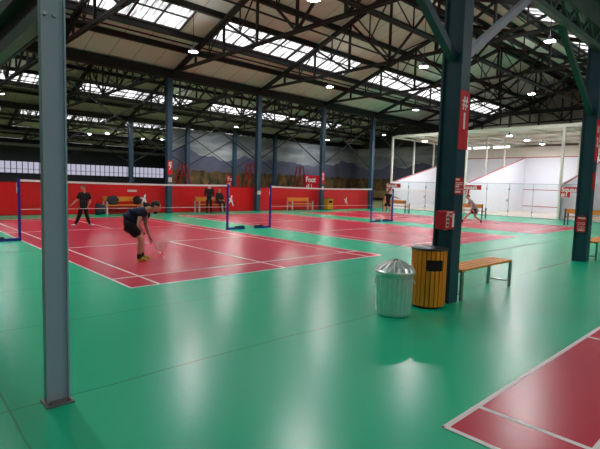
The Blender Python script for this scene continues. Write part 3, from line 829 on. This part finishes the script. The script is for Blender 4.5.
# ------------------------------------------------------------------ people
CAM = Vector((-2.856, -6.699, 1.598))
def skin(verts, edges, sub=1):
    """verts: list of (position, radius); returns (verts, faces) of the grown surface"""
    me = bpy.data.meshes.new('t'); me.from_pydata([tuple(p) for p, r in verts], edges, [])
    o = bpy.data.objects.new('t', me); C.objects.link(o)
    o.modifiers.new('s', 'SKIN')
    if not me.skin_vertices: return ([], [])
    for i, (p, r) in enumerate(verts):
        d = me.skin_vertices[0].data[i]; rr = r if isinstance(r, tuple) else (r, r)
        d.radius = rr; d.use_root = (i == 0)
    sb = o.modifiers.new('u', 'SUBSURF'); sb.levels = sub; sb.render_levels = sub
    bpy.context.view_layer.update()
    ev = o.evaluated_get(bpy.context.evaluated_depsgraph_get()); m2 = ev.to_mesh()
    data = ([v.co.copy() for v in m2.vertices], [list(p.vertices) for p in m2.polygons])
    ev.to_mesh_clear(); bpy.data.objects.remove(o); bpy.data.meshes.remove(me)
    return data

def person(label, loc, J, cloth, s=1., rz=None, face=(1, 0, 0), sleeve=.5, leg=.7, hair='hair_dark', group=None, beard=False, sub=1, tail=.45, bulk=1.):
    """J: joints in metres, local x = screen right, y = away, z = up"""
    ray = Vector((loc[0]-CAM.x, loc[1]-CAM.y, 0)).normalized(); right = Vector((ray.y, -ray.x, 0))
    r = thing('person', label, 'person', loc, math.atan2(right.y, right.x) if rz is None else rz)
    V = {k: Vector(v) for k, v in J.items()}
    pel, spi, che, nek, hed = V['pelvis'], V['spine'], V['chest'], V['neck'], V['head']
    B = MB()
    vs = [(pel, .108*s), (spi, .095*s), (che, .1*s), (nek, .056*s), (nek.lerp(hed, .6), .055*s)]; es = [(0, 1), (1, 2), (2, 3), (3, 4)]
    def chain(root, pts):
        last = root
        for p in pts: vs.append(p); es.append((last, len(vs)-1)); last = len(vs)-1
    for a in 'LR':
        sh, el, ha = V['sh'+a], V['el'+a], V['ha'+a]
        wr = el.lerp(ha, .82)
        chain(2, [(sh, .048*s), (sh.lerp(el, .5), .047*s), (el, .04*s), (el.lerp(wr, .4), .042*s), (wr, .027*s), (ha, (.036*s, .02*s))])
        hi, kn, an = V['hi'+a], V['kn'+a], V['an'+a]
        chain(0, [(hi, .088*s), (hi.lerp(kn, .5), .078*s), (kn, .056*s), (kn.lerp(an, .35), .058*s), (an, .036*s)])
    B.raw(skin(vs, es, sub))
    for a in 'LR':                                  # five separate fingers on each hand
        el, ha = V['el'+a], V['ha'+a]; d = (ha-el).normalized(); side = d.cross(Vector((0, .4, 1))).normalized(); dn = d.cross(side)
        for k, ln in enumerate((.062, .072, .078, .068, .054)):
            if k == 0: p0 = ha-side*.03*s-d*.01; dirs = (d*.6-side*.8).normalized(); dirs2 = (d*.9-side*.3).normalized()
            else: p0 = ha+side*(k-2.5)*.019*s+d*.012*s; dirs = d; dirs2 = (d*.8+dn*.6).normalized()
            B.raw(skin([(p0, .0095*s), (p0+dirs*ln*.5*s, .009*s), (p0+(dirs*.5+dirs2*.3)*ln*s, .0085*s), (p0+(dirs*.5+dirs2*.55)*ln*s, .007*s)], [(0, 1), (1, 2), (2, 3)], 1))
    # head: skull, jaw, nose, ears
    f = Vector(face).normalized(); up = (hed-nek).normalized(); up = (up-f*up.dot(f)).normalized(); lf = up.cross(f)
    Rm = Matrix((f, lf, up)).transposed()
    bm = bmesh.new(); bmesh.ops.create_uvsphere(bm, u_segments=20, v_segments=14, radius=1)
    hv = []
    for v in bm.verts:
        p = Vector((v.co.x*.098, v.co.y*.078, v.co.z*.122))
        if p.z < 0: p.y *= 1+p.z*2.6; p.x = p.x*(1+p.z*1.2)+(-p.z)*.12
        if p.x > .07 and abs(p.y) < .02 and -.035 < p.z < .02: p.x += .022
        if abs(abs(p.y)-.074) < .012 and -.03 < p.z < .03 and abs(p.x) < .03: p.y *= 1.18
        hv.append(hed+Rm @ (p*s))
    B.add(hv, [[v.index for v in ff.verts] for ff in bm.faces], True); bm.free()
    for sd in (-1, 1): B.ico(hed+Rm @ (Vector((0, sd*.08, -.005))*s), .03*s, 1, (.7, .35, 1), Rm)
    B.ico(hed+Rm @ (Vector((.1, 0, -.015))*s), .018*s, 1, (1, .8, 1.3), Rm)
    body = B.build('body', M['skin'], r)
    fe = MB()
    for sd in (-1, 1): fe.ico(hed+Rm @ (Vector((.086, sd*.032, .012))*s), .011*s, 1)
    fe.build('eyes', M['hair_dark'], r)
    MB().ico(hed+Rm @ (Vector((.088, 0, -.055))*s), .02*s, 1, (.5, 1.2, .35), Rm).build('mouth', M['redline'], r)
    hm = MB().ico(hed+Rm @ (Vector((-.016, 0, .03))*s), .105*s, 2, (.98, .82, .98), Rm)
    if beard: hm.ico(hed+Rm @ (Vector((.055, 0, -.085))*s), .05*s, 2, (.9, 1.0, .9), Rm)
    hm.build('hair', M[hair], r)
    # clothes
    g = .016*s; s0 = s; s = s*bulk
    vs = [(spi.lerp(pel, .7), .135*s+g*1.4), (spi, .128*s+g*1.3), (che, .132*s+g*1.3), (che.lerp(nek, .7), .066*s+g), (pel+(pel-spi)*tail, .13*s+g*1.6)]; es = [(0, 1), (1, 2), (2, 3), (4, 0)]
    if sleeve > 0:
        for a in 'LR':
            sh, el, ha = V['sh'+a], V['el'+a], V['ha'+a]
            pts = [(sh, .058*s+g)]
            if sleeve <= 1: pts.append((sh.lerp(el, sleeve), .048*s+g*1.2))
            else: pts += [(el, .042*s+g), (el.lerp(ha, min(.8, sleeve-1)), .032*s+g)]
            chain(2, pts)
    MB().raw(skin(vs, es, sub)).build('shirt', M[cloth['top']], r)
    vs = [(pel+(spi-pel)*.3, .128*s+g*1.1), (pel, .13*s+g*1.1)]; es = [(0, 1)]
    for a in 'LR':
        hi, kn, an = V['hi'+a], V['kn'+a], V['an'+a]
        pts = [(hi, .09*s+g)]
        if leg <= 1: pts += [(hi.lerp(kn, leg*.5), .084*s+g*1.2), (hi.lerp(kn, leg), .07*s+g*1.6)]
        else: pts += [(hi.lerp(kn, .5), .08*s+g), (kn, .058*s+g), (kn.lerp(an, .4), .056*s+g), (kn.lerp(an, .92), .042*s+g)]
        chain(1, pts)
    MB().raw(skin(vs, es, sub)).build('shorts' if leg <= 1 else 'trousers', M[cloth['bottom']], r)
    s = s0
    for a in 'LR':
        an, to = V['an'+a], V['to'+a]; d = (to-an); d.z = 0; d = d.normalized() if d.length > .01 else Vector((1, 0, 0))
        he = Vector((an.x, an.y, an.z))-d*.04*s; lo = to.z-.025*s
        MB().raw(skin([(Vector((he.x, he.y, max(.04*s, an.z-.06*s))), (.042*s, .038*s)), (an.lerp(to, .5)+Vector((0, 0, -.01)), (.046*s, .036*s)), (to, (.04*s, .026*s)), ], [(0, 1), (1, 2)], 1)).build('shoe', M[cloth['shoe']], r)
        MB().tube(an+Vector((0, 0, .06*s)), an-Vector((0, 0, .03*s)), .043*s, n=10).build('sock', M[cloth.get('sock', 'blackcloth')], r)
    return r

bend = person('player in navy shirt and black shorts bending down with a racket', (1.15, 2.15, 0), dict(
    pelvis=(-.29, .02, .77), spine=(-.17, .02, .90), chest=(-.02, .02, .985), neck=(.11, .01, 1.045), head=(.235, 0, 1.085),
    shL=(-.04, -.17, .97), elL=(-.08, -.24, .74), haL=(0, -.2, .62), shR=(.04, .19, .93), elR=(.06, .18, .69), haR=(.15, .12, .41),
    hiL=(-.25, -.09, .74), knL=(-.04, -.11, .45), anL=(-.07, -.12, .1), toL=(.09, -.13, .035),
    hiR=(-.25, .12, .74), knR=(-.03, .14, .46), anR=(-.02, .16, .1), toR=(.14, .17, .035)),
    dict(top='navy', bottom='blackcloth', shoe='shoe_y'), 1., face=(.78, -.05, -.5), sleeve=.4, leg=.85, beard=True, sub=2, tail=-.35, bulk=1.14)
rk = thing('badminton_racket', 'light badminton racket held low by the bending player', 'racket', bend.location, bend.rotation_euler.z)
MB().tube((.12, .11, .47), (.185, .14, .37), .014, n=8).build('grip', M['black'], rk)
MB().tube((.185, .14, .37), (.24, .17, .335), .006, n=8).build('shaft', M['racket'], rk)
hm = MB(); pts = []
for i in range(21):
    a = 2*PI*i/20; u = .135*math.cos(a); v = .1*math.sin(a)
    pts.append(Vector((.24+.1, .2, .275))+Vector((.72, .25, -.42))*u*1.0+Vector((.5, .1, .8))*v)
hm.path(pts, .006, 6).build('head_frame', M['racket'], rk)
MB().add(pts[:-1], [tuple(range(20))]).build('strings', M['string'], rk, recalc=False)
sc = thing('shuttlecock', 'white shuttlecock on the red court in front of the bending player', 'shuttlecock', (1.70, 2.56, 0))
MB().ico((0, 0, .028), .016, 2, (1, 1, .9)).build('cork', M['cork'], sc)
MB().lathe([(.013, .03), (.02, .05), (.033, .088), (.031, .088), (.018, .05), (.011, .031)], n=32, fn=lambda i, r, z: (r*(1+.06*(i % 2)), z)).build('skirt', M['feather'], sc)

person('player in black shirt and leggings standing on the left court beyond the net', (2.53, 9.93, 0), dict(
    pelvis=(.03, 0, .69), spine=(.04, 0, .88), chest=(.06, 0, 1.06), neck=(.05, -.02, 1.2), head=(.02, -.05, 1.285),
    shL=(-.09, -.02, 1.1), elL=(-.17, -.05, .89), haL=(-.36, -.1, .71), shR=(.2, 0, 1.08), elR=(.24, 0, .87), haR=(.17, -.06, .68),
    hiL=(-.04, 0, .65), knL=(-.1, -.02, .37), anL=(-.22, -.02, .08), toL=(-.36, -.1, .03),
    hiR=(.1, 0, .65), knR=(.12, 0, .37), anR=(.21, .02, .08), toR=(.33, -.06, .03)),
    dict(top='blackcloth', bottom='blackcloth', shoe='shoe_w'), .88, face=(-.5, -.7, -.35), sleeve=.9, leg=2, hair='hair_brown')
person('man in black standing with his back to us before the bench', (10.28, 14.35, 0), dict(
    pelvis=(0, 0, .82), spine=(0, 0, 1.02), chest=(.0, 0, 1.22), neck=(0, 0, 1.4), head=(0.02, 0.02, 1.52),
    shL=(-.18, 0, 1.28), elL=(-.22, 0, 1.03), haL=(-.2, .02, .8), shR=(.18, 0, 1.28), elR=(.22, .0, 1.03), haR=(.18, -.05, .8),
    hiL=(-.08, 0, .8), knL=(-.09, 0, .45), anL=(-.1, 0, .08), toL=(-.12, .12, .03),
    hiR=(.08, 0, .8), knR=(.09, 0, .45), anR=(.1, 0, .08), toR=(.12, .12, .03)),
    dict(top='blackcloth', bottom='blackcloth', shoe='shoe_k'), .95, face=(.5, .7, -.1), sleeve=1.7, leg=2)
person('person in black jacket sitting on the right end of the bench', (11.28, 15.0, .04), dict(
    pelvis=(0, 0, .55), spine=(0, -.03, .72), chest=(0, -.05, .9), neck=(-.01, -.06, 1.05), head=(-.02, -.09, 1.16),
    shL=(-.16, -.05, .97), elL=(-.2, -.13, .75), haL=(-.12, -.35, .62), shR=(.16, -.05, .97), elR=(.2, -.13, .75), haR=(.1, -.35, .62),
    hiL=(-.09, -.05, .54), knL=(-.16, -.42, .5), anL=(-.16, -.42, .08), toL=(-.2, -.55, .03),
    hiR=(.09, -.05, .54), knR=(.1, -.42, .5), anR=(.1, -.42, .08), toR=(.12, -.55, .03)),
    dict(top='blackcloth', bottom='blackcloth', shoe='shoe_k'), .88, rz=0, face=(-.3, -.9, -.1), sleeve=1.7, leg=2, hair='hair_brown')
person('player in black and white kit reaching right behind the blue post', (20.4, 10.4, 0), dict(
    pelvis=(.03, 0, .70), spine=(.04, 0, .92), chest=(.06, 0, 1.13), neck=(.1, 0, 1.3), head=(.13, 0, 1.43),
    shL=(-.11, -.02, 1.18), elL=(-.15, -.04, .95), haL=(-.09, -.1, .74), shR=(.24, .02, 1.18), elR=(.45, 0, 1.06), haR=(.72, 0, .98),
    hiL=(-.06, 0, .66), knL=(-.12, -.02, .4), anL=(-.2, 0, .12), toL=(-.2, -.12, .06),
    hiR=(.12, 0, .66), knR=(.16, 0, .39), anR=(.21, 0, .08), toR=(.3, -.08, .03)),
    dict(top='blackcloth', bottom='blackcloth', shoe='shoe_k', sock='whitecloth'), .95, face=(.9, -.3, 0), sleeve=.5, leg=.75)
person('player in grey shirt and black shorts lunging left past the near column', (18.99, 4.2, 0), dict(
    pelvis=(.12, 0, .66), spine=(.0, 0, .86), chest=(-.11, 0, 1.04), neck=(-.2, 0, 1.17), head=(-.27, -.01, 1.29),
    shL=(-.12, -.17, 1.08), elL=(-.06, -.22, .82), haL=(-.1, -.2, .58), shR=(-.14, .17, 1.06), elR=(-.3, .2, .86), haR=(-.5, .2, .8),
    hiL=(.08, -.08, .62), knL=(-.2, -.1, .44), anL=(-.45, -.1, .09), toL=(-.6, -.1, .05),
    hiR=(.16, .09, .62), knR=(.1, .1, .34), anR=(.4, .1, .12), toR=(.46, .08, .035)),
    dict(top='greycloth', bottom='blackcloth', shoe='shoe_k'), .95, face=(-.95, -.2, -.1), sleeve=.5, leg=.6, hair='hair_brown')

# ------------------------------------------------------------------ world, camera, view
wd = bpy.data.worlds.new('daylight'); bpy.context.scene.world = wd; wd.use_nodes = True
nt = wd.node_tree; bg = nt.nodes['Background']
st = nt.nodes.new('ShaderNodeTexSky'); st.sky_type = 'HOSEK_WILKIE'; st.turbidity = 8
nt.links.new(st.outputs[0], bg.inputs[0]); bg.inputs[1].default_value = .3

cam = bpy.data.cameras.new('camera'); co = bpy.data.objects.new('camera', cam); C.objects.link(co)
cam.sensor_fit = 'HORIZONTAL'; cam.sensor_width = 36; cam.lens = 464.03/600*36; cam.clip_end = 300
ri = Vector((0.73133785, -0.68139235, 0.02914476)); u = Vector((0.03582458, 0.08105457, 0.99606564)); fwd = Vector((0.68107382, 0.7274164, -0.08368887))
R = Matrix((ri, u, -fwd)).transposed().to_4x4(); R.translation = CAM
co.matrix_world = R
S = bpy.context.scene; S.camera = co
S.view_settings.view_transform = 'Standard'; S.view_settings.look = 'None'; S.view_settings.gamma = 1.0; S.view_settings.exposure = 1.42
S.view_settings.use_curve_mapping = False
S.cycles.use_denoising = True; S.cycles.max_bounces = 8; S.cycles.diffuse_bounces = 4; S.cycles.glossy_bounces = 4; S.cycles.transparent_max_bounces = 16
S.cycles.sample_clamp_indirect = 6.0; S.cycles.caustics_reflective = False; S.cycles.caustics_refractive = False
